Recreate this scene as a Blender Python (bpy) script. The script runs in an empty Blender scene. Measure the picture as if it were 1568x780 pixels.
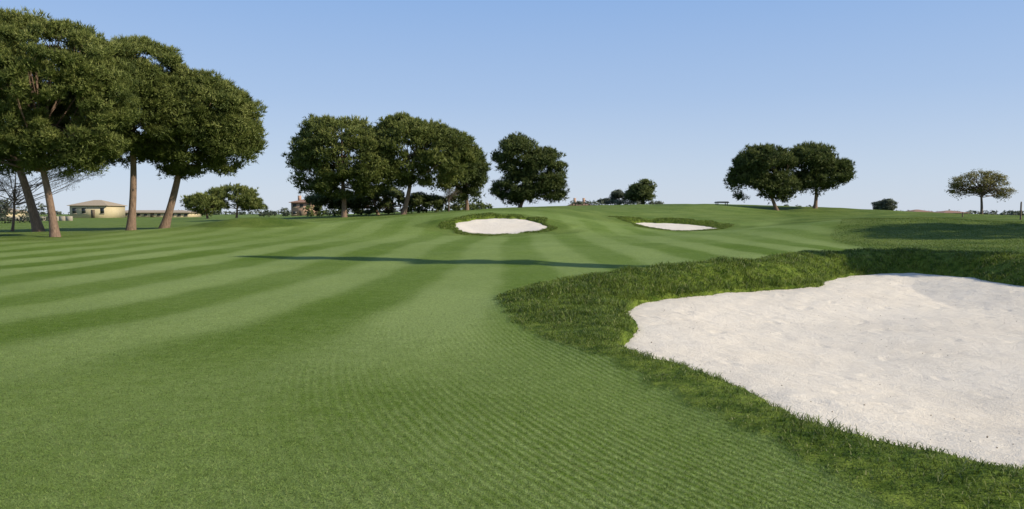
import bpy, math, numpy as np
from mathutils import Vector
rng=np.random.default_rng(7)
F=1140.0; CZ=1.7; TH=math.atan(62/F)
scene=bpy.context.scene
def W(px,py,d):
    cx=(px-784)/F; cy=(390-py)/F
    dy=math.cos(TH)+cy*math.sin(TH); dz=-math.sin(TH)+cy*math.cos(TH)
    return (cx/dy*d, d, CZ+dz/dy*d)
def G(px,py,z=0.0):
    cx=(px-784)/F; cy=(390-py)/F
    dy=math.cos(TH)+cy*math.sin(TH); dz=-math.sin(TH)+cy*math.cos(TH)
    t=(z-CZ)/dz
    return (cx*t, dy*t)
def sstep(a,b,x):
    t=np.clip((x-a)/(b-a),0,1); return t*t*(3-2*t)
# ---------------------------------------------------------------- terrain control
C=[(-40,-40,0),(40,-40,0),(0,-40,0),(-22,0,0),(0,0,0),(22,0,.15),(-10,10,0),(0,10,0),(12,10,0),(-14,20,0),(0,20,0),(12,20,0.02),(26,14,.25),(-30,15,0),
   (-60,0,0),(60,0,.3),(-60,30,.1),(70,30,.8)]
for p in [(780,400,27),(500,400,27),(1000,404,26),(780,376,38),(620,374,40),(900,376,38),(1000,372,42),(765,363,54),(650,362,54),(880,358,56),(950,360,58),
  (705,352,59.2),(760,360,57.5),(835,350,59.5),(805,337,63.5),(735,335,64),(780,325,72),(860,321,82),(650,331,75),(560,335,80),(420,347,62),(300,348,62),(450,338,85),
  (1035,355,71),(968,342,79),(1100,350,73.5),(1050,342,79),(1035,334,84),(1090,314,112),(980,317,115),(900,319,105),(920,340,72),(1150,350,66),(1170,330,95),
  (1200,374,37),(1350,372,38),(1500,372,36),(1200,350,50),(1300,338,50),(1400,334,50),(1500,338,49),(1568,344,48),(1700,345,50),(1300,393,28),(1500,396,27),
  (1300,329,110),(1190,323,122),(1250,319,124),(1500,330,130),(1355,329,150),(1450,332,80),
  (85,363,50),(200,353,60),(250,351,62),(0,366,47),(0,347,85),(135,334,190),(-200,352,80),(345,335,170),(527,333,93),(617,329,95),(460,332,180),
  (100,390,32),(985,314,150),(800,319,128),(880,316,165),(1105,313,135)]:
    C.append(W(*p))
for x in (-260,-130,0,130,260):
    C.append((x,260,1.1))
C+= [(-260,100,.6),(260,100,1.2),(-260,-60,0),(260,-60,.3)]
C=np.array(C,float)
def U(r2): return np.where(r2>0, r2*np.log(np.maximum(r2,1e-12))*.5, 0)
n=len(C); K=U(((C[:,None,:2]-C[None,:,:2])**2).sum(-1))
P=np.c_[np.ones(n),C[:,:2]]
A=np.zeros((n+3,n+3)); A[:n,:n]=K+np.eye(n)*1.0; A[:n,n:]=P; A[n:,:n]=P.T
sol=np.linalg.solve(A,np.r_[C[:,2],0,0,0])
def base(x,y):
    xs=np.clip(x,-260,260); ys=np.clip(y,-60,260)
    out=np.zeros(xs.shape); f=xs.ravel(); g=ys.ravel(); o=out.ravel()
    for i in range(0,len(f),60000):
        a=f[i:i+60000]; b=g[i:i+60000]
        r2=(a[:,None]-C[:,0])**2+(b[:,None]-C[:,1])**2
        o[i:i+60000]=U(r2)@sol[:n]+sol[n]+sol[n+1]*a+sol[n+2]*b
    z=np.clip(o.reshape(xs.shape),-1,6)
    r=np.hypot(x,y); k=sstep(260,500,r)
    z=z*(1-k)+k*1.0
    z=z+.03*np.sin(x*.9+1.3*np.sin(y*.31))*np.sin(y*.5+.7)*sstep(12,30,y)+.012*np.sin(x*2.1+y*.7)*np.sin(y*1.7-x*.4)
    return z
def spline(pts,m=10):
    p=np.array(pts,float); N=len(p); out=[]
    for i in range(N):
        p0,p1,p2,p3=p[i-1],p[i],p[(i+1)%N],p[(i+2)%N]
        for t in np.linspace(0,1,m,endpoint=False):
            out.append(.5*((2*p1)+(-p0+p2)*t+(2*p0-5*p1+4*p2-p3)*t*t+(-p0+3*p1-3*p2+p3)*t**3))
    return np.array(out)
def sdf(poly,x,y,margin=6.0,far=50.0):
    out=np.full(x.shape,far).ravel(); fx=x.ravel(); fy=y.ravel()
    lo=poly.min(0)-margin; hi=poly.max(0)+margin
    idx=np.nonzero((fx>lo[0])&(fx<hi[0])&(fy>lo[1])&(fy<hi[1]))[0]
    a=poly; b=np.roll(poly,-1,0); e=b-a; ee=(e**2).sum(1)+1e-12
    for i in range(0,len(idx),40000):
        j=idx[i:i+40000]; qx=fx[j][:,None]; qy=fy[j][:,None]
        dx=qx-a[:,0]; dy=qy-a[:,1]
        t=np.clip((dx*e[:,0]+dy*e[:,1])/ee,0,1)
        d=np.sqrt(((dx-e[:,0]*t)**2+(dy-e[:,1]*t)**2).min(1))
        c=((a[:,1]>qy)!=(b[:,1]>qy))&(qx<e[:,0]*(qy-a[:,1])/np.where(np.abs(e[:,1])<1e-9,1e-9,e[:,1])+a[:,0])
        ins=c.sum(1)%2==1
        out[j]=np.where(ins,-d,d)
    return out.reshape(x.shape)
b1=[G(*p) for p in [(950,530),(985,548),(1050,565),(1110,588),(1160,606),(1200,632),(1260,655),(1350,682),(1450,700),(1568,722)]]
b1+=[(5.6,4.3),(9,4.6),(13,7),(15,11),(14.5,15),(12.6,16.6)]
b1+=[G(*p) for p in [(1530,433),(1480,425),(1400,419),(1310,420),(1272,427),(1247,437),(1180,441),(1120,445),(1060,452),(1010,458),(967,468),(960,482),(974,500),(966,516)]]
B1=spline(b1,6)
b2=[W(*p)[:2] for p in [(695,343,61.5),(705,352,59.2),(720,358,58),(760,360,57.5),(800,358,57.8),(835,350,59.5),(832,344,61.5),(805,337,63.5),(770,334,64.2),(735,335,64),(710,339,62.8)]]
B2=spline(b2,6)
b3=[W(*p)[:2] for p in [(966,341,79.2),(990,346,76),(1020,351,73.5),(1060,353,72.5),(1100,350,73.2),(1085,346,76),(1050,343,78.5),(1000,341.5,80)]]
B3=spline(b3,6)
r1=[(2.7,3.0),(4,1.8),(16,1.8),(19,10),(19,21),(18,25),(13,26),(9.5,25.2),(6.5,23.8),(3.9,21.5),(2.0,19.5),(0.9,18),(0.1,16.5),(-0.25,15.2)]
r1+=[G(*p) for p in [(768,474),(800,500),(860,532),(930,560),(1000,590),(1100,640),(1200,690),(1300,752)]]
R1=spline(r1,6)
def wob(x,y): return .10*np.sin(x*3.1+y*1.7)+.07*np.sin(x*5.3-y*4.1+1)+.05*np.sin(x*9.7+y*8.3)
def fields(x,y):
    s1=sdf(B1,x,y)+.3*wob(x*1.3,y*1.3); s2=sdf(B2,x,y)+wob(x,y); s3=sdf(B3,x,y)+wob(x,y); rr=sdf(R1,x,y,6)
    return s1,s2,s3,rr
def hsand(x,y,f):
    s1,s2,s3,rr=f; z=base(x,y)
    z=z-.03-.30*sstep(0,3.2,-s1)-.12*sstep(0,1.5,-s2)-.05*sstep(0,1,-s3)
    z=z-.35*np.clip(np.minimum(np.minimum(s1,s2),s3),0,1)
    return z
def hterr(x,y,f):
    s1,s2,s3,rr=f; z=base(x,y)
    side=sstep(11,19,y)
    z=z+(.48*side)*np.exp(-((s1-1.25)/1.1)**2)*sstep(-.15,.75,s1)
    z=z+.05*sstep(-.12,.05,s1)*(s1<4)*(1-side)*sstep(1.2,.2,s1)
    z=z+.08*sstep(.3,-1.2,rr)*(s1>0)*sstep(-.1,.5,s1)
    z=z+.05*np.sin(x*2.7+y)*np.sin(y*3.1-x*1.2)*sstep(.1,-.6,rr)*sstep(.1,.6,s1)*side
    sd2=sstep(60,63.5,y); z=z+(.02+.26*sd2)*np.exp(-((s2-1.1)/1.1)**2)
    sd3=sstep(75,79,y); z=z+(.02+.3*sd3)*np.exp(-((s3-1.4)/1.3)**2)
    inn=sstep(.03,-.22,s1); z=z-inn*.6
    z=z-sstep(.05,-.35,s2)*.6-sstep(.05,-.35,s3)*.6
    return z
# ---------------------------------------------------------------- fields for colour
def looks(x,y,f):
    s1,s2,s3,rr=f
    s=1+.0065*np.clip(15.5-y,0,12)**2
    u=(x+1)/s-1
    st=np.sin(2*np.pi*(u+2.05+.16*np.sin(y*.21)+.05*np.sin(y*1.3+x)+.18*np.sin(x*.37+.6)*sstep(14,24,y))/3.4)
    st=np.tanh((1.4+1.6*sstep(8,15,y))*st)
    amp=.22+.72*sstep(7.0,13,y+np.abs(x+1)*.6)
    amp=amp*(1-.5*sstep(28,55,y))*(1-.7*sstep(60,80,y))*(.85+.3*np.sin(x*.23+2)*np.sin(y*.16))
    tone=.47+.37*st*amp
    tone+=.10*np.sin(x*.35+1)*np.sin(y*.22+.4)+.05*np.sin(x*.9+y*.3)*np.sin(y*.6+2)
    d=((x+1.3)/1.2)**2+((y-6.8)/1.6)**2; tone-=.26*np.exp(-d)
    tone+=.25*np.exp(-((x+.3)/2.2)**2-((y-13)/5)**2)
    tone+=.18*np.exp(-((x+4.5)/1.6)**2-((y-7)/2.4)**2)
    ring=sstep(.06,-.06,rr+.5*wob(x*1.5,y*1.5))
    n_=np.sin(x*.9+1)*np.sin(y*.8)+.6*np.sin(x*2.1-y*1.3)
    r2=sstep(1.3,.5,s2+.55*n_)+sstep(2.0,1.0,s3+.7*n_)
    mound_r=sstep(14.5,18,x-.25*(y-30)+1.5*np.sin(y*.2))*sstep(26,31,y)  # semi-rough on the right-hand rise; its dark tone also paints in shade
    semi=np.maximum(mound_r,
        np.maximum(.6*sstep(74,79,y+2*np.sin(x*.2)), .6*sstep(26,30,-x-.1*(y-40)+1.2*np.sin(y*.3))*sstep(40,46,y)))
    semi=np.maximum(semi,.7*(sstep(3.4,2.0,s2+.8*n_)+sstep(4,2.4,s3+.8*n_)))
    shade_mound=np.exp(-((x+21.5)/5.2)**2-((y-61.5)/3.2)**2)
    semi=np.maximum(semi,sstep(.35,.55,shade_mound))  # semi-rough tone painted in as the shaded face of the left hollow
    rough=np.clip(np.maximum(ring,r2),0,1)
    rib=x-.021*np.clip(15.5-y,0,20)**2*sstep(-7,2,x)
    ribm=sstep(-3.5,-.2,x)*sstep(19,9,y)*(.75+.5*np.sin(x*1.1+y*.7)*np.sin(y*.9))
    return tone,rough,np.clip(semi,0,1),rib,ribm
# ---------------------------------------------------------------- mesh helper
def fast_mesh(name,V,Fc,attrs=None,smooth=False):
    V=np.asarray(V,np.float32); Fc=np.asarray(Fc,np.int32); k=Fc.shape[1]
    me=bpy.data.meshes.new(name); me.vertices.add(len(V)); me.vertices.foreach_set('co',V.ravel())
    me.loops.add(Fc.size); me.loops.foreach_set('vertex_index',Fc.ravel())
    me.polygons.add(len(Fc)); me.polygons.foreach_set('loop_start',np.arange(0,Fc.size,k,dtype=np.int32))
    if smooth: me.polygons.foreach_set('use_smooth',np.ones(len(Fc),bool))
    for a,v in (attrs or {}).items():
        at=me.attributes.new(a,'FLOAT','POINT'); at.data.foreach_set('value',np.asarray(v,np.float32).ravel())
    me.update(calc_edges=True); me.validate()
    return me
def add(name,me,mat=None,parent=None):
    ob=bpy.data.objects.new(name,me); scene.collection.objects.link(ob)
    if mat is not None: me.materials.append(mat)
    if parent is not None: ob.parent=parent
    return ob
def empty(name):
    e=bpy.data.objects.new(name,None); scene.collection.objects.link(e); e.empty_display_size=.5; return e
# ---------------------------------------------------------------- materials
class N:
    def __init__(s,name):
        s.m=bpy.data.materials.new(name); s.m.use_nodes=True; s.t=s.m.node_tree; s.t.nodes.clear()
        s.out=s.n('ShaderNodeOutputMaterial')
    def n(s,t,**k):
        o=s.t.nodes.new(t)
        for a,v in k.items(): setattr(o,a,v)
        return o
    def l(s,a,b): s.t.links.new(a,b)
    def setv(s,inp,v):
        if hasattr(v,'is_output'): s.l(v,inp)
        else: inp.default_value=v
    def math(s,op,a,b=0.0,c=None,clamp=False):
        o=s.n('ShaderNodeMath',operation=op); o.use_clamp=clamp
        s.setv(o.inputs[0],a); s.setv(o.inputs[1],b)
        if c is not None: s.setv(o.inputs[2],c)
        return o.outputs[0]
    def mix(s,f,a,b,bt='MIX'):
        o=s.n('ShaderNodeMix',data_type='RGBA',blend_type=bt)
        s.setv(o.inputs[0],f); s.setv(o.inputs[6],a); s.setv(o.inputs[7],b); return o.outputs[2]
    def noise(s,vec,sc,det=3,rough=.55,dist=0):
        o=s.n('ShaderNodeTexNoise'); s.l(vec,o.inputs['Vector']); o.inputs['Scale'].default_value=sc
        o.inputs['Detail'].default_value=det; o.inputs['Roughness'].default_value=rough; o.inputs['Distortion'].default_value=dist
        return o.outputs['Fac']
    def attr(s,a): return s.n('ShaderNodeAttribute',attribute_name=a).outputs['Fac']
    def ramp(s,f,pts):
        o=s.n('ShaderNodeValToRGB'); s.l(f,o.inputs[0]); e=o.color_ramp.elements
        e[0].position=pts[0][0]; e[0].color=(*pts[0][1],1); e[1].position=pts[-1][0]; e[1].color=(*pts[-1][1],1)
        for p,c in pts[1:-1]:
            q=e.new(p); q.color=(*c,1)
        return o.outputs[0]
    def obj(s): return s.n('ShaderNodeTexCoord').outputs['Object']
    def mapv(s,v,scale):
        o=s.n('ShaderNodeMapping'); s.l(v,o.inputs[0]); o.inputs['Scale'].default_value=scale; return o.outputs[0]
DARK=(.093,.155,.012,1); LIGHT=(.235,.305,.092,1); ROUGH1=(.050,.092,.008,1); ROUGH2=(.18,.235,.034,1)
def grass_mat(name,blades=False):
    g=N(name); v=g.obj()
    tone=g.attr('tone'); rough=g.attr('rough'); semi=g.attr('semi')
    n1=g.noise(v,.33,3); n2=g.noise(v,4.5,4,.6); n3=g.noise(v,55,3,.75); n4=g.noise(v,17,2,.6)
    t=g.math('MULTIPLY_ADD',g.math('SUBTRACT',n1,.5),.5,tone)
    t=g.math('MULTIPLY_ADD',g.math('SUBTRACT',n2,.5),.75,t)
    rib=g.attr('rib'); ribm=g.attr('ribm')
    w=g.math('SINE',g.math('MULTIPLY_ADD',g.math('SUBTRACT',n2,.5),6.0,g.math('MULTIPLY',rib,2*math.pi/.07)))
    w=g.math('MULTIPLY',w,g.math('MULTIPLY',ribm,g.math('MULTIPLY',g.math('MULTIPLY',n4,n1),1.05)))
    t=g.math('ADD',t,w,clamp=True)
    fair=g.mix(t,DARK,LIGHT)
    rc=g.mix(g.math('MULTIPLY_ADD',g.math('SUBTRACT',n2,.5),3.0,.5,clamp=True),ROUGH1,ROUGH2)
    sc=g.mix(g.math('MULTIPLY_ADD',g.math('SUBTRACT',n1,.5),2.4,g.math('MULTIPLY',n2,.8),clamp=True),(.060,.105,.011,1),(.15,.195,.036,1))
    c=g.mix(g.math('MULTIPLY',semi,.95),fair,sc)
    c=g.mix(rough,c,rc)
    dry=g.math('MULTIPLY',g.math('GREATER_THAN',g.noise(v,31,2,.6),.66),.35)
    c=g.mix(dry,c,(.29,.28,.11,1))
    if blades:
        r=g.attr('rnd')
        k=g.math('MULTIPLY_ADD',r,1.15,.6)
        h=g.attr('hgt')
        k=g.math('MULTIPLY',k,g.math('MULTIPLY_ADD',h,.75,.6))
        cm=g.n('ShaderNodeVectorMath',operation='SCALE'); g.l(c,cm.inputs[0]); g.l(k,cm.inputs[3]); c=cm.outputs[0]
        c=g.mix(g.math('MULTIPLY',g.math('GREATER_THAN',r,.92),g.math('MULTIPLY_ADD',rough,.3,.4)),c,(.40,.38,.17,1))
        d=g.n('ShaderNodeBsdfPrincipled'); g.l(c,d.inputs['Base Color']); d.inputs['Roughness'].default_value=.5; d.inputs['Specular IOR Level'].default_value=.3
        tr=g.n('ShaderNodeBsdfTranslucent'); g.l(c,tr.inputs[0])
        mx=g.n('ShaderNodeMixShader'); mx.inputs[0].default_value=.4
        g.l(d.outputs[0],mx.inputs[1]); g.l(tr.outputs[0],mx.inputs[2]); g.l(mx.outputs[0],g.out.inputs[0])
    else:
        k=g.math('MULTIPLY_ADD',n3,2.0,.0); k=g.math('MULTIPLY',k,g.math('MULTIPLY_ADD',n4,.8,.60))
        cm=g.n('ShaderNodeVectorMath',operation='SCALE'); g.l(c,cm.inputs[0]); g.l(k,cm.inputs[3]); c=cm.outputs[0]
        d=g.n('ShaderNodeBsdfPrincipled'); g.l(c,d.inputs['Base Color']); d.inputs['Roughness'].default_value=.85; d.inputs['Specular IOR Level'].default_value=.1
        bp=g.n('ShaderNodeBump'); bp.inputs['Strength'].default_value=.7; bp.inputs['Distance'].default_value=.035
        hh=g.math('ADD',n3,g.math('MULTIPLY',g.math('MULTIPLY',n2,g.math('ADD',rough,semi)),3.5))
        g.l(hh,bp.inputs['Height']); g.l(bp.outputs[0],d.inputs['Normal']); g.l(d.outputs[0],g.out.inputs[0])
    return g.m
def sand_mat():
    g=N('sand'); v=g.obj()
    a=g.noise(v,.5,4); b=g.noise(v,9,5,.65); c=g.noise(v,90,3,.7); m=g.noise(v,2.6,4,.6,.5); q=g.noise(v,28,4,.7)
    col=g.mix(g.math('MULTIPLY_ADD',g.math('SUBTRACT',b,.5),1.3,a,clamp=True),(.69,.61,.49,1),(.85,.775,.65,1))
    col=g.mix(g.math('MULTIPLY',g.math('LESS_THAN',c,.33),.38),col,(.48,.40,.31,1))
    d=g.n('ShaderNodeBsdfPrincipled'); g.l(col,d.inputs['Base Color']); d.inputs['Roughness'].default_value=.95; d.inputs['Specular IOR Level'].default_value=.1
    hgt=g.math('ADD',g.math('MULTIPLY_ADD',m,.6,g.math('MULTIPLY',b,.7)),g.math('MULTIPLY_ADD',q,.6,g.math('MULTIPLY',c,.4)))
    bp=g.n('ShaderNodeBump'); bp.inputs['Strength'].default_value=.7; bp.inputs['Distance'].default_value=.042
    g.l(hgt,bp.inputs['Height']); g.l(bp.outputs[0],d.inputs['Normal']); g.l(d.outputs[0],g.out.inputs[0]); return g.m
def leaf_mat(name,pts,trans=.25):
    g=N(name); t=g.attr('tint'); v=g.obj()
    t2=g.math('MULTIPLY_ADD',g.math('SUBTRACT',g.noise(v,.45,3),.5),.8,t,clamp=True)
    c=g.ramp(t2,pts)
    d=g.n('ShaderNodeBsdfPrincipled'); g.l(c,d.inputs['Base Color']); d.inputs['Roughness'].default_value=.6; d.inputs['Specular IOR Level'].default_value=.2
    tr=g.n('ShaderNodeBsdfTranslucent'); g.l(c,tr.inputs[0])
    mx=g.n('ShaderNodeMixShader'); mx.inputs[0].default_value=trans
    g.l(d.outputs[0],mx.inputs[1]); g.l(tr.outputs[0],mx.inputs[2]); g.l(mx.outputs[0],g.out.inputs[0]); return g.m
def bark_mat(name,c1,c2):
    g=N(name); v=g.mapv(g.obj(),(1,1,.25)); b=g.noise(v,9,5,.7,.6); a=g.noise(v,1.2,2)
    c=g.mix(g.math('MULTIPLY_ADD',g.math('SUBTRACT',b,.5),2.8,.5,clamp=True),(*c1,1),(*c2,1))
    c=g.mix(g.math('MULTIPLY',a,.4),c,(.2,.15,.115,1))
    d=g.n('ShaderNodeBsdfPrincipled'); g.l(c,d.inputs['Base Color']); d.inputs['Roughness'].default_value=.9
    bp=g.n('ShaderNodeBump'); bp.inputs['Strength'].default_value=.8; bp.inputs['Distance'].default_value=.08; g.l(b,bp.inputs['Height'])
    g.l(bp.outputs[0],d.inputs['Normal']); g.l(d.outputs[0],g.out.inputs[0]); return g.m
def plain_mat(name,c1,c2,sc=3,rough=.85,stretch=(1,1,1)):
    g=N(name); v=g.mapv(g.obj(),stretch); b=g.noise(v,sc,5,.65)
    c=g.mix(g.math('MULTIPLY_ADD',g.math('SUBTRACT',b,.5),2.0,.5,clamp=True),(*c1,1),(*c2,1))
    d=g.n('ShaderNodeBsdfPrincipled'); g.l(c,d.inputs['Base Color']); d.inputs['Roughness'].default_value=rough; g.l(d.outputs[0],g.out.inputs[0]); return g.m
M_ground=grass_mat('turf'); M_blade=grass_mat('grass_blades',True); M_sand=sand_mat()
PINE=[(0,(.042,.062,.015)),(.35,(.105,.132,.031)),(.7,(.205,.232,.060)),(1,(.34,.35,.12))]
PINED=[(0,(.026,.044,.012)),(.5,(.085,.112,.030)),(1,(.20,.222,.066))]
M_pine=leaf_mat('pine_needles',PINE,.3); M_pined=leaf_mat('pine_needles_dark',PINED,.3)
M_dec=leaf_mat('young_leaves',[(0,(.11,.10,.03)),(.5,(.22,.20,.06)),(1,(.32,.29,.11))],.35)
M_grey=leaf_mat('grey_leaves',[(0,(.045,.06,.04)),(.5,(.10,.12,.075)),(1,(.17,.185,.12))])
M_twig=leaf_mat('bare_twigs',[(0,(.12,.10,.07)),(.5,(.2,.17,.12)),(1,(.27,.24,.17))],.1)
M_bark=bark_mat('pine_bark',(.10,.058,.036),(.33,.215,.145)); M_barkd=bark_mat('dark_bark',(.05,.035,.025),(.17,.12,.09))
# ---------------------------------------------------------------- terrain mesh
def axis(segs):
    out=[]
    for a,b,st in segs:
        out+=list(np.arange(a,b-1e-6,st))
    return out
def grow(start,end,step,f=1.035):
    out=[]; p=start
    while p<end: out.append(p); step*=f; p+=step
    out.append(end); return out
xp=axis([(0,16,.1),(16,42,.28)])+grow(42,2500,.3); xs=np.array(sorted(set([-q for q in xp[1:]]+xp)))
yf=axis([(1,27,.1),(27,56,.35),(56,82,.25)])+grow(82,3500,.3); yb=[-q for q in grow(.2,300,.12,1.06)]
ys=np.array(sorted(yb+[0.9-.0]+yf))
X,Y=np.meshgrid(xs,ys); Ff=fields(X,Y); Z=hterr(X,Y,Ff); tone,rough,semi,rib,ribm=looks(X,Y,Ff)
shade_mound=.75*np.exp(-((X+21.5)/4.5)**2-((Y-62.5)/2.6)**2); Z=Z+shade_mound  # raised bump standing in for the shaded hollow on the left
nx,ny=len(xs),len(ys); I=np.arange(nx*ny).reshape(ny,nx)
quads=np.stack([I[:-1,:-1],I[:-1,1:],I[1:,1:],I[1:,:-1]],-1).reshape(-1,4)
me=fast_mesh('ground',np.stack([X,Y,Z],-1).reshape(-1,3),quads,dict(tone=tone,rough=rough,semi=semi,rib=rib,ribm=ribm),True)
add('ground',me,M_ground)
def Hs(x,y):
    x=np.asarray(x,float); y=np.asarray(y,float)
    i=np.clip(np.searchsorted(xs,x)-1,0,nx-2); j=np.clip(np.searchsorted(ys,y)-1,0,ny-2)
    tx=(x-xs[i])/(xs[i+1]-xs[i]); ty=(y-ys[j])/(ys[j+1]-ys[j])
    return (Z[j,i]*(1-tx)+Z[j,i+1]*tx)*(1-ty)+(Z[j+1,i]*(1-tx)+Z[j+1,i+1]*tx)*ty
# ---------------------------------------------------------------- sand sheets
def sand(poly,res,k):
    lo=poly.min(0)-.6; hi=poly.max(0)+.6
    ax=np.arange(lo[0],hi[0],res); ay=np.arange(lo[1],hi[1],res); x,y=np.meshgrid(ax,ay); f=fields(x,y); s=f[k]
    z=hsand(x,y,f)
    if k==0:
        z+=.010*np.sin(x*3.3+np.sin(y*2.1)*1.5)*np.sin(y*3.9+x)+.005*np.sin(x*9+y*5+2*np.sin(y*3))*np.sin(y*8-x*3)
        r=np.random.default_rng(3)
        for _ in range(460):
            cx,cy=r.uniform(lo[0],hi[0]),r.uniform(lo[1],hi[1]); a=r.uniform(0,3.14); L=r.uniform(.09,.18); w=L*.5; dp=r.uniform(.3,1.4)
            m=(np.abs(x-cx)<.4)&(np.abs(y-cy)<.4)
            dx=x[m]-cx; dy=y[m]-cy; p=(dx*np.cos(a)+dy*np.sin(a))/L; q=(-dx*np.sin(a)+dy*np.cos(a))/w
            rr=p*p+q*q; z[m]+=dp*(-.016*np.exp(-rr)+.005*np.exp(-(np.sqrt(rr)-1.6)**2*4))
    idx=np.arange(x.size).reshape(x.shape); q=np.stack([idx[:-1,:-1],idx[:-1,1:],idx[1:,1:],idx[1:,:-1]],-1).reshape(-1,4)
    keep=(s.ravel()[q]<.35).all(1); q=q[keep]; used=np.unique(q); mp=np.zeros(x.size,int); mp[used]=np.arange(len(used))
    V=np.stack([x,y,z],-1).reshape(-1,3)[used]
    add('sand_bunker',fast_mesh('sand_bunker',V,mp[q],None,True),M_sand)
sand(B1,.05,0); sand(B2,.15,1); sand(B3,.15,2)
# ---------------------------------------------------------------- grass blades
def blades(name,x,y,hgt,wid,lean,f=None,seg=1):
    f=f or fields(x,y); tn,ro,se,rb,rm=looks(x,y,f); z=Hs(x,y)-.004
    n=len(x); a=rng.uniform(0,2*np.pi,n); b=rng.uniform(0,2*np.pi,n)
    sx,sy=np.cos(a)*wid*.5,np.sin(a)*wid*.5; lx,ly=np.cos(b)*lean*hgt,np.sin(b)*lean*hgt
    r=rng.random(n)
    if seg==1:
        V=np.stack([np.stack([x-sx,y-sy,z],-1),np.stack([x+sx,y+sy,z],-1),np.stack([x+lx,y+ly,z+hgt],-1)],1)
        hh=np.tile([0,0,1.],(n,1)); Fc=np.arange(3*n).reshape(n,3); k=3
    else:
        mx,my=lx*.35,ly*.35
        V=np.stack([np.stack([x-sx,y-sy,z],-1),np.stack([x+sx,y+sy,z],-1),
            np.stack([x+mx+sx*.8,y+my+sy*.8,z+hgt*.62],-1),np.stack([x+mx-sx*.8,y+my-sy*.8,z+hgt*.62],-1),
            np.stack([x+lx,y+ly,z+hgt*(1-.3*np.minimum(lean,1.5))],-1)],1)
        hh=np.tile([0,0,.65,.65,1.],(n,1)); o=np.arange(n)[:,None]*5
        Fc=np.concatenate([o+[0,1,2],o+[0,2,3],o+[3,2,4]],0); k=5
    rep=lambda q:np.repeat(q,k)
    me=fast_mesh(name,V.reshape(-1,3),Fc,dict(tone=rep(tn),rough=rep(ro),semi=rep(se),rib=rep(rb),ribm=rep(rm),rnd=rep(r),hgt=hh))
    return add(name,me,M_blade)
yy=np.linspace(2.6,17,600); pdf=(1.5*yy+4)/yy**2*sstep(17,9,yy); cdf=np.cumsum(pdf); cdf/=cdf[-1]
NB=520000; y=np.interp(rng.random(NB),cdf,yy); x=rng.uniform(-1,1,NB)*(.75*y+2)
f=fields(x,y); ro=looks(x,y,f)[1]
keep=(ro<.5)&(f[0]>.05); x=x[keep]; y=y[keep]; f=tuple(q[keep] for q in f)
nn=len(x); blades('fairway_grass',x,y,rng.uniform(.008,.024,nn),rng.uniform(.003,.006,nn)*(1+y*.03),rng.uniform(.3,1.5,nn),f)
NB=800000; x=rng.uniform(-1.2,18,NB); y=rng.uniform(2.2,27,NB)
keep=rng.random(NB)<np.clip(9/np.maximum(y,3),.35,1); x=x[keep]; y=y[keep]
f=fields(x,y); ro=looks(x,y,f)[1]
keep=(ro>.35)&(f[0]>-.12)&(f[3]<.4); x=x[keep]; y=y[keep]; f=tuple(q[keep] for q in f); nn=len(x)
far=sstep(8,15,y); cl=.85+.45*np.sin(x*2.3+np.sin(y*3))*np.sin(y*2.7+x)+.25*np.sin(x*6+y*5)*np.sin(x*3-y*7)
lip=1+.35*np.exp(-(f[0]/.25)**2)
hg=(rng.uniform(.028,.065,nn)*(1-far)+rng.uniform(.06,.155,nn)*far)*cl*lip*(.5+.5*sstep(.2,-.5,f[3]))
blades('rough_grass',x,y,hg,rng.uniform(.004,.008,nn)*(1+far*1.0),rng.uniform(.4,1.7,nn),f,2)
for lo,hi,k,c in (((-9,54),(7,68),1,60000),((8,70),(27,84),2,60000)):
    x=rng.uniform(lo[0],hi[0],c); y=rng.uniform(lo[1],hi[1],c); f=fields(x,y); s=f[k]; ro=looks(x,y,f)[1]
    keep=(s>.0)&(ro>.4); x=x[keep]; y=y[keep]; f=tuple(q[keep] for q in f); nn=len(x)
    blades('rough_grass',x,y,rng.uniform(.05,.15,nn),rng.uniform(.02,.04,nn),rng.uniform(.4,1.4,nn),f,2)
x=rng.uniform(12,48,160000); y=rng.uniform(26,56,160000); f=fields(x,y); se=looks(x,y,f)[2]
keep=(se>.5)&(f[3]>.3)&(np.abs(x)<.85*y); x=x[keep]; y=y[keep]; f=tuple(q[keep] for q in f); nn=len(x)
blades('rough_grass',x,y,rng.uniform(.02,.06,nn),rng.uniform(.012,.028,nn),rng.uniform(.4,1.6,nn),f,2)
# ---------------------------------------------------------------- trees
def tube(pts,rad,seg=8):
    pts=np.array(pts,float); V=[];Fc=[]
    for i,p in enumerate(pts):
        t=pts[min(i+1,len(pts)-1)]-pts[max(i-1,0)]; t/=np.linalg.norm(t)+1e-9
        u=np.cross(t,[0,1,.13]); u/=np.linalg.norm(u)+1e-9; w=np.cross(t,u)
        for j in range(seg):
            a=2*math.pi*j/seg; V.append(p+rad[i]*(math.cos(a)*u+math.sin(a)*w))
    for i in range(len(pts)-1):
        for j in range(seg):
            a=i*seg+j; b=i*seg+(j+1)%seg; Fc.append((a,b,b+seg,a+seg))
    return np.array(V),np.array(Fc)
def join(parts):
    V=[];Fc=[];o=0
    for v,f in parts: V.append(v);Fc.append(f+o);o+=len(v)
    return np.concatenate(V),np.concatenate(Fc)
def sph(n):
    v=rng.normal(size=(n,3)); return v/np.linalg.norm(v,axis=1)[:,None]
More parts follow.
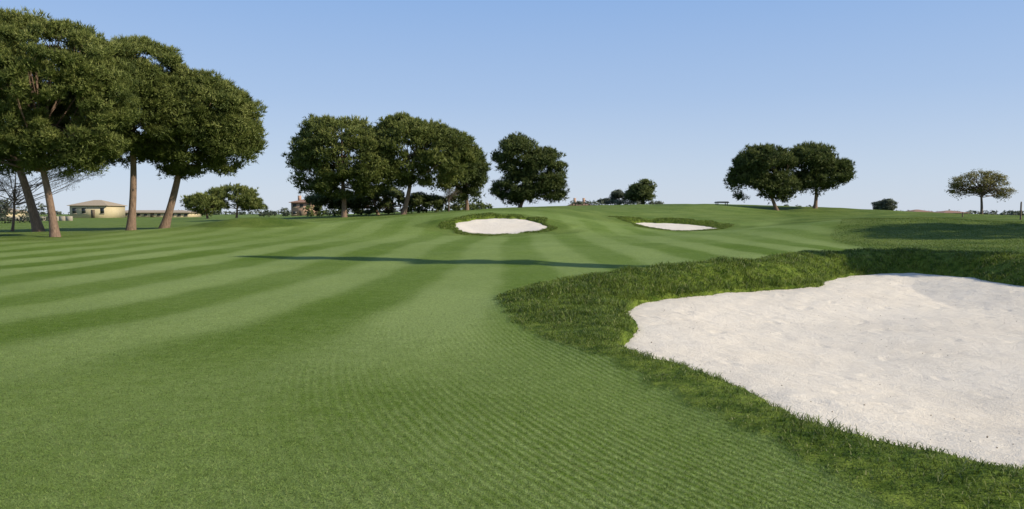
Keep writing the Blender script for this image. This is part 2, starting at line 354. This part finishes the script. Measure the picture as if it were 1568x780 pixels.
def leaves(cent,crad,per,size,cint,flat=.65,up=.55,wr=.3,needle=0.0):
    """needle = share of the foliage made as needle tufts radiating from shoot tips"""
    nsh=max(3,int(per/14)); n0=len(cent)*nsh; cs0=np.repeat(np.arange(len(cent)),nsh)
    d0=sph(n0); d0[:,2]=np.where((d0[:,2]<-.2)&(rng.random(n0)<.55),-d0[:,2],d0[:,2])
    r0=rng.random(n0)**.35*(1+.25*np.sin(d0[:,0]*5+cs0)*np.sin(d0[:,1]*6+cs0*1.7))
    o0=d0*r0[:,None]*crad[cs0][:,None]; o0[:,2]*=flat
    shoot=cent[cs0]+o0; stint=rng.random(n0)
    n=len(cent)*per; ci=np.repeat(np.arange(len(cent)),per)
    sh=ci*nsh+rng.integers(0,nsh,n)
    isn=rng.random(n)<needle
    d=sph(n); d[:,2]=np.where((d[:,2]<-.2)&(rng.random(n)<.5),-d[:,2],d[:,2]); r=rng.random(n)**.38
    r=r*(1+.22*np.sin(d[:,0]*5+ci)*np.sin(d[:,1]*6+ci*1.7))
    off=d*r[:,None]*crad[ci][:,None]; off[:,2]*=flat
    p=np.where(isn[:,None],shoot[sh]+rng.normal(size=(n,3))*.04,cent[ci]+off)
    nn=d*.9+sph(n)*.7; nn[:,2]+=up; nn/=np.linalg.norm(nn,axis=1)[:,None]
    dr=np.cross(nn,sph(n)); dr/=np.linalg.norm(dr,axis=1)[:,None]+1e-9
    ax=d0[sh]*.75; ax[:,2]+=.55; dn=ax+sph(n)*.75; dn/=np.linalg.norm(dn,axis=1)[:,None]
    dr=np.where(isn[:,None],dn,dr)
    sd=np.cross(nn,dr); sd/=np.linalg.norm(sd,axis=1)[:,None]+1e-9
    L=(size*rng.uniform(.6,1.3,n))[:,None]*np.where(isn,1.7,1.0)[:,None]; w=L*wr*np.where(isn,.42,1.0)[:,None]
    V=np.stack([p-sd*w,p+sd*w,p+dr*L],1).reshape(-1,3)
    hz=np.where(isn,o0[sh,2],off[:,2])
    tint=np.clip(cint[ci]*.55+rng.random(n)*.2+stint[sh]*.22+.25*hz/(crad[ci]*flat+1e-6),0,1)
    return V,np.arange(3*n).reshape(n,3),np.repeat(tint,3)
def tree(name,px,pyb,d,ells,lean=0,nc=200,per=200,ls=.22,cr=.75,mat=None,bark=None,tr=.28,forkz=None,nl=16,wr=.3,basepos=None,flat=.58,under=.6,needle=.65,bumpy=1.0):
    mat=mat or M_pine; bark=bark or M_bark
    if basepos is None: bx=W(px,pyb,d)[0]; by=d
    else: bx,by=basepos
    bz=float(Hs(bx,by))
    E=[]
    for e in ells:
        if basepos is None:
            dd=e[4] if len(e)>4 else 0; c=W(e[0],e[1],d+dd); k=(d+dd)/F
            E.append((np.array(c),np.array([e[2]*k,e[2]*k*.9,e[3]*k])))
        else: E.append((np.array([bx+e[0],by+e[1],bz+e[2]]),np.array([e[3],e[3],e[4]])))
    area=np.array([r[0]*r[2] for c,r in E]); area/=area.sum()
    cs=[];ph=rng.uniform(0,6,3)
    while len(cs)<nc:
        i=rng.choice(len(E),p=area); c,r=E[i]; v=sph(1)[0]
        if v[2]<-.3 and rng.random()<under: continue
        m=(.975+bumpy*(.06*math.sin(4*v[0]+ph[0])*math.sin(5*v[1]+ph[1])+.05*math.sin(7*v[2]+ph[2]+4*v[0])))
        q=rng.uniform(.84,1.0) if rng.random()<.80 else rng.uniform(.4,.8)
        p=c+v*(r-cr*.5)*m*q
        if any((((p-c2)/r2)**2).sum()<.45 for j,(c2,r2) in enumerate(E) if j!=i): continue
        g_=math.sin(p[0]*1.05+ph[0])*math.sin(p[1]*1.0+ph[1])+math.sin(p[2]*1.5+ph[2]+p[0]*.6)
        if g_<-.95 and rng.random()<.8: continue
        cs.append(p)
    cs=np.array(cs); crad=cr*rng.uniform(.5,1.3,nc)
    top=max(c[2]+r[2] for c,r in E); bot=min(c[2]-r[2] for c,r in E)
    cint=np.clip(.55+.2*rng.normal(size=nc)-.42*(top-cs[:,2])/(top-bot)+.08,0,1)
    root=empty(name)
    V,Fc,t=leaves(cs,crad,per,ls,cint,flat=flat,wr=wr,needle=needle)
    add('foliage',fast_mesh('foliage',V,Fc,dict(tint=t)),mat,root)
    cc=sum((c*a for (c,r),a in zip(E,area)),np.zeros(3)); fz=forkz if forkz is not None else bot+.22*(top-bot)
    fork=np.array([bx+(cc[0]-bx)*.55+lean,by+(cc[1]-by)*.5,fz])
    B=np.array([bx,by,bz-.25]); parts=[]
    pts=[B+(fork-B)*s+np.array([math.sin(s*3.1)*.15,0,0])*(fork[2]-bz)*.12 for s in np.linspace(0,1,9)]
    rad=[tr*(1.45 if i==0 else 1.12 if i==1 else 1.0-.35*i/8) for i in range(9)]
    parts.append(tube(pts,rad,12))
    lead=[pts[-1]+(cc+np.array([0,0,(top-cc[2])*.5])-pts[-1])*s for s in np.linspace(0,1,5)]
    parts.append(tube(lead,np.linspace(tr*.66,tr*.15,5),8))
    pick=rng.choice(nc,min(nl,nc),replace=False)
    for i in pick:
        s=rng.uniform(0,.55); st=lead[0]+(lead[-1]-lead[0])*s if rng.random()<.6 else pts[-1-rng.integers(0,2)]
        en=cs[i]; mid=(st+en)/2+np.array([0,0,-.12*np.linalg.norm((en-st)[:2])+.2]); r0=tr*rng.uniform(.2,.38)
        ps=[(1-t)**2*st+2*t*(1-t)*mid+t*t*en for t in np.linspace(0,1,6)]
        parts.append(tube(ps,np.linspace(r0,r0*.25,6),6))
        for _ in range(3):
            j=np.argsort(((cs-en)**2).sum(1))[rng.integers(1,min(8,nc))]; t=rng.uniform(.4,.85)
            s0=(1-t)**2*st+2*t*(1-t)*mid+t*t*en
            parts.append(tube([s0,(s0+cs[j])/2+[0,0,-.1],cs[j]],[r0*.4,r0*.3,r0*.12],5))
    V,Fc=join(parts); add('trunk',fast_mesh('trunk',V,Fc,None,True),bark,root)
    return root
# left group
tree('pine_tree',85,363,50,[(70,120,124,102),(-30,140,120,120),(118,165,85,98),(40,215,95,58),(105,228,60,48)],nc=860,per=400,ls=.18,cr=.68,tr=.27,nl=34,wr=.22,forkz=5.2,under=.45)
tree('pine_tree',60,346,62,[(20,170,90,90),(-60,160,90,90)],nc=260,per=260,ls=.24,cr=.85,tr=.36,nl=20,wr=.24)
tree('pine_tree',200,353,60,[(202,148,98,92),(230,184,80,66),(180,222,62,36)],nc=600,per=360,ls=.2,cr=.78,tr=.30,nl=26,wr=.22,under=.6)
tree('pine_tree',250,351,62,[(310,182,87,76),(340,212,62,64),(288,234,68,44)],nc=600,per=360,ls=.2,cr=.78,tr=.33,nl=26,lean=-.3,wr=.22,under=.6)
tree('bare_tree',18,345,64,[(15,280,48,50),(-30,290,40,40),(110,268,45,30)],nc=120,per=60,ls=.3,cr=.9,tr=.12,nl=36,mat=M_twig,wr=.05,needle=0)
# centre group
tree('pine_tree',527,333,93,[(522,232,74,60),(488,254,48,48),(562,260,50,46),(520,288,50,22)],nc=460,per=260,ls=.26,cr=1.0,tr=.34,nl=24,wr=.25,under=.5)
tree('pine_tree',617,329,95,[(622,230,68,56),(678,244,58,55),(600,264,38,32)],nc=440,per=260,ls=.26,cr=1.0,tr=.32,nl=24,wr=.25,under=.7)
tree('pine_tree',715,326,104,[(708,268,40,48),(724,258,24,34)],nc=180,per=240,ls=.28,cr=.95,tr=.3,nl=18,mat=M_pined,wr=.26)
tree('oak_tree',580,331,104,[(580,304,42,24),(500,310,35,18),(650,310,34,16),(545,312,25,16)],nc=180,per=180,ls=.3,cr=.9,tr=.25,nl=20,mat=M_pined,needle=0)
tree('bare_tree',687,327,97,[(687,300,20,15)],nc=36,per=26,ls=.3,cr=.7,tr=.10,nl=22,mat=M_twig,bark=M_barkd,wr=.04,needle=0)
tree('pine_tree',795,322,128,[(792,242,39,37),(830,264,40,42),(793,290,42,27),(845,290,25,28)],nc=380,per=240,ls=.32,cr=1.15,tr=.33,nl=16,mat=M_pined,wr=.25,under=.4,bumpy=1.4)
# right group
tree('pine_tree',1190,323,122,[(1172,250,47,30),(1145,277,32,36),(1188,285,36,30)],nc=320,per=230,ls=.32,cr=1.1,tr=.33,nl=16,mat=M_pined,wr=.25,under=.6,bumpy=1.3)
tree('pine_tree',1248,319,124,[(1238,248,41,28),(1270,266,35,31),(1247,280,36,22)],nc=300,per=230,ls=.32,cr=1.1,tr=.33,nl=18,mat=M_pined,wr=.25,under=.7,bumpy=1.3)
tree('elm_tree',1503,330,130,[(1500,279,42,20),(1478,290,24,18),(1528,291,24,18)],nc=150,per=70,ls=.24,cr=1.0,tr=.24,nl=80,mat=M_dec,bark=M_barkd,wr=.3,needle=0)
tree('olive_tree',1355,329,150,[(1355,316,18,14)],nc=60,per=160,ls=.32,cr=.8,tr=.2,nl=8,mat=M_grey,bark=M_barkd,needle=0)
tree('holm_oak_tree',985,314,150,[(985,293,22,21),(975,300,18,14)],nc=100,per=170,ls=.34,cr=1.0,tr=.2,nl=8,mat=M_pined,bark=M_barkd,needle=0)
tree('olive_tree',948,315,155,[(948,302,14,12),(925,309,12,6)],nc=45,per=160,ls=.34,cr=.8,tr=.2,nl=8,mat=M_grey,bark=M_barkd,needle=0)
tree('pine_tree',318,336,165,[(310,313,28,18),(322,318,20,16)],nc=110,per=150,ls=.36,cr=1.0,tr=.3,nl=10)
tree('pine_tree',362,336,170,[(355,303,40,21),(382,314,24,17)],nc=160,per=150,ls=.36,cr=1.1,tr=.3,nl=10)
# unseen trees right of the view, placed for the shadows they cast
tree('cypress_tree',0,0,0,[(0,0,13,1.0,8.5),(0,0,7,1.2,6)],nc=220,per=120,ls=.3,cr=.5,tr=.2,nl=6,mat=M_pined,basepos=(22,18.2),needle=0)
tree('pine_tree',0,0,0,[(0,0,9.5,4.6,3),(2,1,8,3.5,2.5)],nc=110,per=120,ls=.36,cr=.9,tr=.3,nl=10,basepos=(41,36))  # this pine and the next are added out of view to darken the right-hand rise
tree('pine_tree',0,0,0,[(0,0,9.5,4.8,3),(2,1,8,3.5,2.5)],nc=110,per=120,ls=.36,cr=.9,tr=.3,nl=10,basepos=(50,38))
def hedge(name,pts,mat,cr=.8,per=60,ls=.5,step=1.0,flat=.7):
    cs=[]
    for (px,py,d,h) in pts:
        x=W(px,py,d)[0]; cs.append((x,d,h))
    C2=[];R=[]
    for a,b in zip(cs[:-1],cs[1:]):
        L=math.hypot(a[0]-b[0],a[1]-b[1]); m=max(2,int(L/step))
        for t in np.linspace(0,1,m):
            h=(a[2]+(b[2]-a[2])*t)*(.65+.5*rng.random()); x=a[0]+(b[0]-a[0])*t; y=a[1]+(b[1]-a[1])*t+rng.normal()*cr
            z0=float(Hs(x,y)); k=max(1,int(h/(cr)))
            for q in range(k): C2.append((x+rng.normal()*cr*.4,y,z0+(q+.4)*h/k)); R.append(cr*rng.uniform(.7,1.3))
    C2=np.array(C2);R=np.array(R); V,Fc,t=leaves(C2,R,per,ls,rng.random(len(C2)),flat=flat)
    add(name,fast_mesh(name,V,Fc,dict(tint=t)),mat)
hedge('shrubs',[(400,333,150,1.6),(445,333,150,2)],M_grey)
hedge('shrubs',[(475,333,110,2.2),(600,330,108,2.6),(700,328,110,2.0),(745,322,120,1.5)],M_pined)
hedge('shrubs',[(1440,331,150,.8),(1500,331,150,.8),(1560,331,150,1.6),(1640,331,150,2)],M_grey)
hedge('shrubs',[(1208,319,150,1.3),(1236,319,150,1.0)],M_grey)
hedge('shrubs',[(875,318,150,1.0),(940,316,150,1.2),(1010,314,150,.4)],M_grey)
hedge('shrubs',[(-120,336,120,4),(60,336,120,3.2)],M_grey,cr=1.2)
hedge('distant_trees',[(-900,331,600,6),(-300,331,620,4),(200,331,640,3),(620,331,600,6),(900,331,600,3),(1300,331,640,3),(1700,331,600,5),(2400,331,600,7)],M_grey,cr=3,per=40,ls=2,step=4)
# ---------------------------------------------------------------- buildings
def box(x0,x1,y0,y1,z0,z1):
    V=np.array([(x,y,z) for z in (z0,z1) for x,y in ((x0,y0),(x1,y0),(x1,y1),(x0,y1))],float)
    return V,np.array([(0,3,2,1),(4,5,6,7),(0,1,5,4),(1,2,6,5),(2,3,7,6),(3,0,4,7)])
M_yel=plain_mat('ochre_plaster',(.48,.39,.23),(.60,.51,.33)); M_pink=plain_mat('terracotta_plaster',(.42,.25,.17),(.52,.34,.24)); M_white=plain_mat('white_plaster',(.68,.66,.62),(.8,.78,.74))
M_roof=plain_mat('clay_tiles',(.22,.12,.08),(.38,.23,.15),6,stretch=(4,1,1)); M_roofp=plain_mat('old_clay_tiles',(.30,.23,.15),(.46,.37,.26),6,stretch=(4,1,1)); M_dark=plain_mat('window_glass',(.02,.022,.025),(.04,.045,.05),3,.3); M_stone=plain_mat('stone',(.30,.26,.19),(.42,.37,.28),2); M_wood=plain_mat('wood',(.10,.07,.045),(.2,.15,.1),8,stretch=(1,1,.2))
def house(name,pxl,pxr,pyb,pyt,d,wall,storeys=1,depth=7,roofh=.28,nw=4,chim=False,rm=None):
    x0=W(pxl,pyb,d)[0]; x1=W(pxr,pyb,d)[0]; zb=float(Hs((x0+x1)/2,d))-.2; zt=W(0,pyt,d)[2]; H=zt-zb; we=zb+H*(1-roofh)
    r=empty(name)
    V,f=box(x0,x1,d,d+depth,zb,we); add('walls',fast_mesh('walls',V,f),wall,r)
    o=.45; ins=min((x1-x0),depth)*.42
    V=np.array([(x0-o,d-o,we),(x1+o,d-o,we),(x1+o,d+depth+o,we),(x0-o,d+depth+o,we),(x0+ins,d+depth/2,zt),(x1-ins,d+depth/2,zt),
                (x0-o,d-o,we+.12),(x1+o,d-o,we+.12),(x1+o,d+depth+o,we+.12),(x0-o,d+depth+o,we+.12)])
    me=bpy.data.meshes.new('roof'); me.from_pydata([tuple(v) for v in V],[],[(0,3,2,1),(0,1,7,6),(1,2,8,7),(2,3,9,8),(3,0,6,9),(6,7,5,4),(7,8,5),(8,9,4,5),(9,6,4)]); me.update(); add('roof',me,rm or M_roof,r)
    parts=[];fr=[];sh=(we-zb)/storeys
    for s in range(storeys):
        for i in range(nw):
            c=x0+(x1-x0)*(i+.5)/nw; z=zb+sh*s+sh*.42; w=min(.5,(x1-x0)/nw*.25)
            if s==0 and i==nw//2: continue
            parts.append(box(c-w,c+w,d-.02,d+.1,z,z+sh*.4)); fr.append(box(c-w-.12,c+w+.12,d-.10,d-.021,z-.14,z-.02))
    add('windows',fast_mesh('windows',*join(parts)),M_dark,r); add('sills',fast_mesh('sills',*join(fr)),M_stone,r)
    c=x0+(x1-x0)*(nw//2+.5)/nw; V,f=box(c-.5,c+.5,d-.03,d+.1,zb+.2,zb+.2+min(2.1,sh*.8)); add('door',fast_mesh('door',V,f),M_wood,r)
    if chim:
        parts=[box(x0+(x1-x0)*k-.35,x0+(x1-x0)*k+.35,d+depth/2-.9,d+depth/2-.3,we+.2,zt+.9) for k in (.25,.72)]
        add('chimneys',fast_mesh('chimneys',*join(parts)),wall,r)
house('farmhouse',107,164,333,306,190,M_yel,1,9,.32,4,rm=M_roofp)
house('long_barn',166,290,335,322,205,M_yel,1,8,.35,12,rm=M_roofp)
house('villa',446,478,333,305,180,M_pink,2,7,.2,3,True)
house('villa',874,904,319,308,210,M_pink,1,8,.4,3,True)
house('villa',1400,1426,331,321,200,M_white,1,6,.35,3)
house('villa',1446,1482,331,322.5,225,M_white,1,8,.4,3)
house('cottage',-30,12,335,318,160,M_yel,1,7,.35,3,rm=M_roofp)
x,yv,z=W(1105,312,128); z=float(Hs(x,yv)); r=empty('golf_shelter')
parts=[box(x+a-.06,x+a+.06,yv+b-.06,yv+b+.06,z-.2,z+.5) for a in (-.8,.8) for b in (-.6,.6)]
add('posts',fast_mesh('posts',*join(parts)),M_wood,r); V,f=box(x-1.1,x+1.1,yv-.9,yv+.9,z+.5,z+.75); V[4:,0]=x+(V[4:,0]-x)*.8; add('canopy',fast_mesh('canopy',V,f),M_stone,r)
Vp=[]
for a,b in zip(range(-60,110,10),range(-50,120,10)):
    xa,xb=W(a,333,150)[0],W(b,333,150)[0]; z=float(Hs((xa+xb)/2,150)); Vp.append(box(xa,xb-.003,150,150.3,z-.4,z+.9+.05*rng.random()))
add('boundary_wall',fast_mesh('boundary_wall',*join(Vp)),M_stone)
for px,d,h in ((1563,62,1.5),(1474,75,.5)):
    x=W(px,330,d)[0]; z=float(Hs(x,d)); V,f2=tube([(x,d,z-.2),(x,d,z+h*.9),(x+.01,d,z+h)],[.07,.06,.045],8)
    add('wooden_post',fast_mesh('wooden_post',V,f2),M_wood)
# ---------------------------------------------------------------- debris in sand
M_deb=plain_mat('fallen_bits',(.20,.15,.10),(.38,.31,.22),20)
x=rng.uniform(1.3,14,420); y=rng.uniform(4.8,21,420); f=fields(x,y); k=f[0]<-.08; x=x[k];y=y[k]; z=hsand(x,y,tuple(q[k] for q in f))+.002
n_=len(x); s=rng.uniform(.005,.013,n_); a=rng.uniform(0,6.28,n_)
V=[];Fc=[]
for i in range(n_):
    o=len(V); c,sn=math.cos(a[i])*s[i],math.sin(a[i])*s[i]
    V+= [(x[i]+c,y[i]+sn,z[i]),(x[i]-sn*.6,y[i]+c*.6,z[i]),(x[i]-c,y[i]-sn,z[i]),(x[i]+sn*.6,y[i]-c*.6,z[i]),(x[i],y[i],z[i]+s[i]*.7),(x[i],y[i],z[i]-s[i]*.5)]
    Fc+= [(o,o+1,o+4),(o+1,o+2,o+4),(o+2,o+3,o+4),(o+3,o,o+4),(o+1,o,o+5),(o+2,o+1,o+5),(o+3,o+2,o+5),(o,o+3,o+5)]
add('fallen_pine_debris',fast_mesh('fallen_pine_debris',V,Fc),M_deb)
# ---------------------------------------------------------------- light, sky, camera
EL=math.radians(31); sx,sy=.943,-.334
S=Vector((sx*math.cos(EL),sy*math.cos(EL),math.sin(EL)))
L=bpy.data.lights.new('sun','SUN'); L.energy=5.0; L.angle=math.radians(.5); L.color=(1,.90,.73)
lo=bpy.data.objects.new('sun',L); scene.collection.objects.link(lo); lo.rotation_euler=S.to_track_quat('Z','Y').to_euler(); lo.location=(60,-20,40)
w=bpy.data.worlds.new('World'); scene.world=w; w.use_nodes=True; nt=w.node_tree; nt.nodes.clear()
nd=lambda t:nt.nodes.new(t); lk=nt.links.new
sk=nd('ShaderNodeTexSky'); sk.sky_type='NISHITA'; sk.sun_disc=False; sk.sun_elevation=EL; sk.sun_rotation=math.atan2(sx,sy)
sk.air_density=1.0; sk.dust_density=.5; sk.ozone_density=2.0; sk.altitude=50
tc=nd('ShaderNodeTexCoord'); sep=nd('ShaderNodeSeparateXYZ'); lk(tc.outputs['Generated'],sep.inputs[0])
rp=nd('ShaderNodeValToRGB'); lk(sep.outputs['Z'],rp.inputs[0]); e=rp.color_ramp.elements
e[0].position=0; e[0].color=(.63,.71,.83,1); e[1].position=.7; e[1].color=(.17,.27,.52,1)
for p,c in ((.06,(.55,.66,.83)),(.15,(.41,.56,.82)),(.28,(.28,.46,.80))): q=e.new(p); q.color=(*c,1)
sc=nd('ShaderNodeVectorMath'); sc.operation='SCALE'; lk(rp.outputs[0],sc.inputs[0]); sc.inputs[3].default_value=1/.12
mx=nd('ShaderNodeMix'); mx.data_type='RGBA'; mx.inputs[0].default_value=.88; lk(sk.outputs[0],mx.inputs[6]); lk(sc.outputs[0],mx.inputs[7])
bg=nd('ShaderNodeBackground'); bg.inputs[1].default_value=.12; o=nd('ShaderNodeOutputWorld')
lk(mx.outputs[2],bg.inputs[0]); lk(bg.outputs[0],o.inputs[0])
cam=bpy.data.cameras.new('camera'); co=bpy.data.objects.new('camera',cam); scene.collection.objects.link(co)
co.location=(0,0,CZ); co.rotation_euler=(math.pi/2-TH,0,0); cam.sensor_width=36; cam.lens=36*F/1568; cam.clip_end=6000; cam.clip_start=.05
scene.camera=co
scene.view_settings.view_transform='Standard'; scene.view_settings.look='None'; scene.view_settings.exposure=0
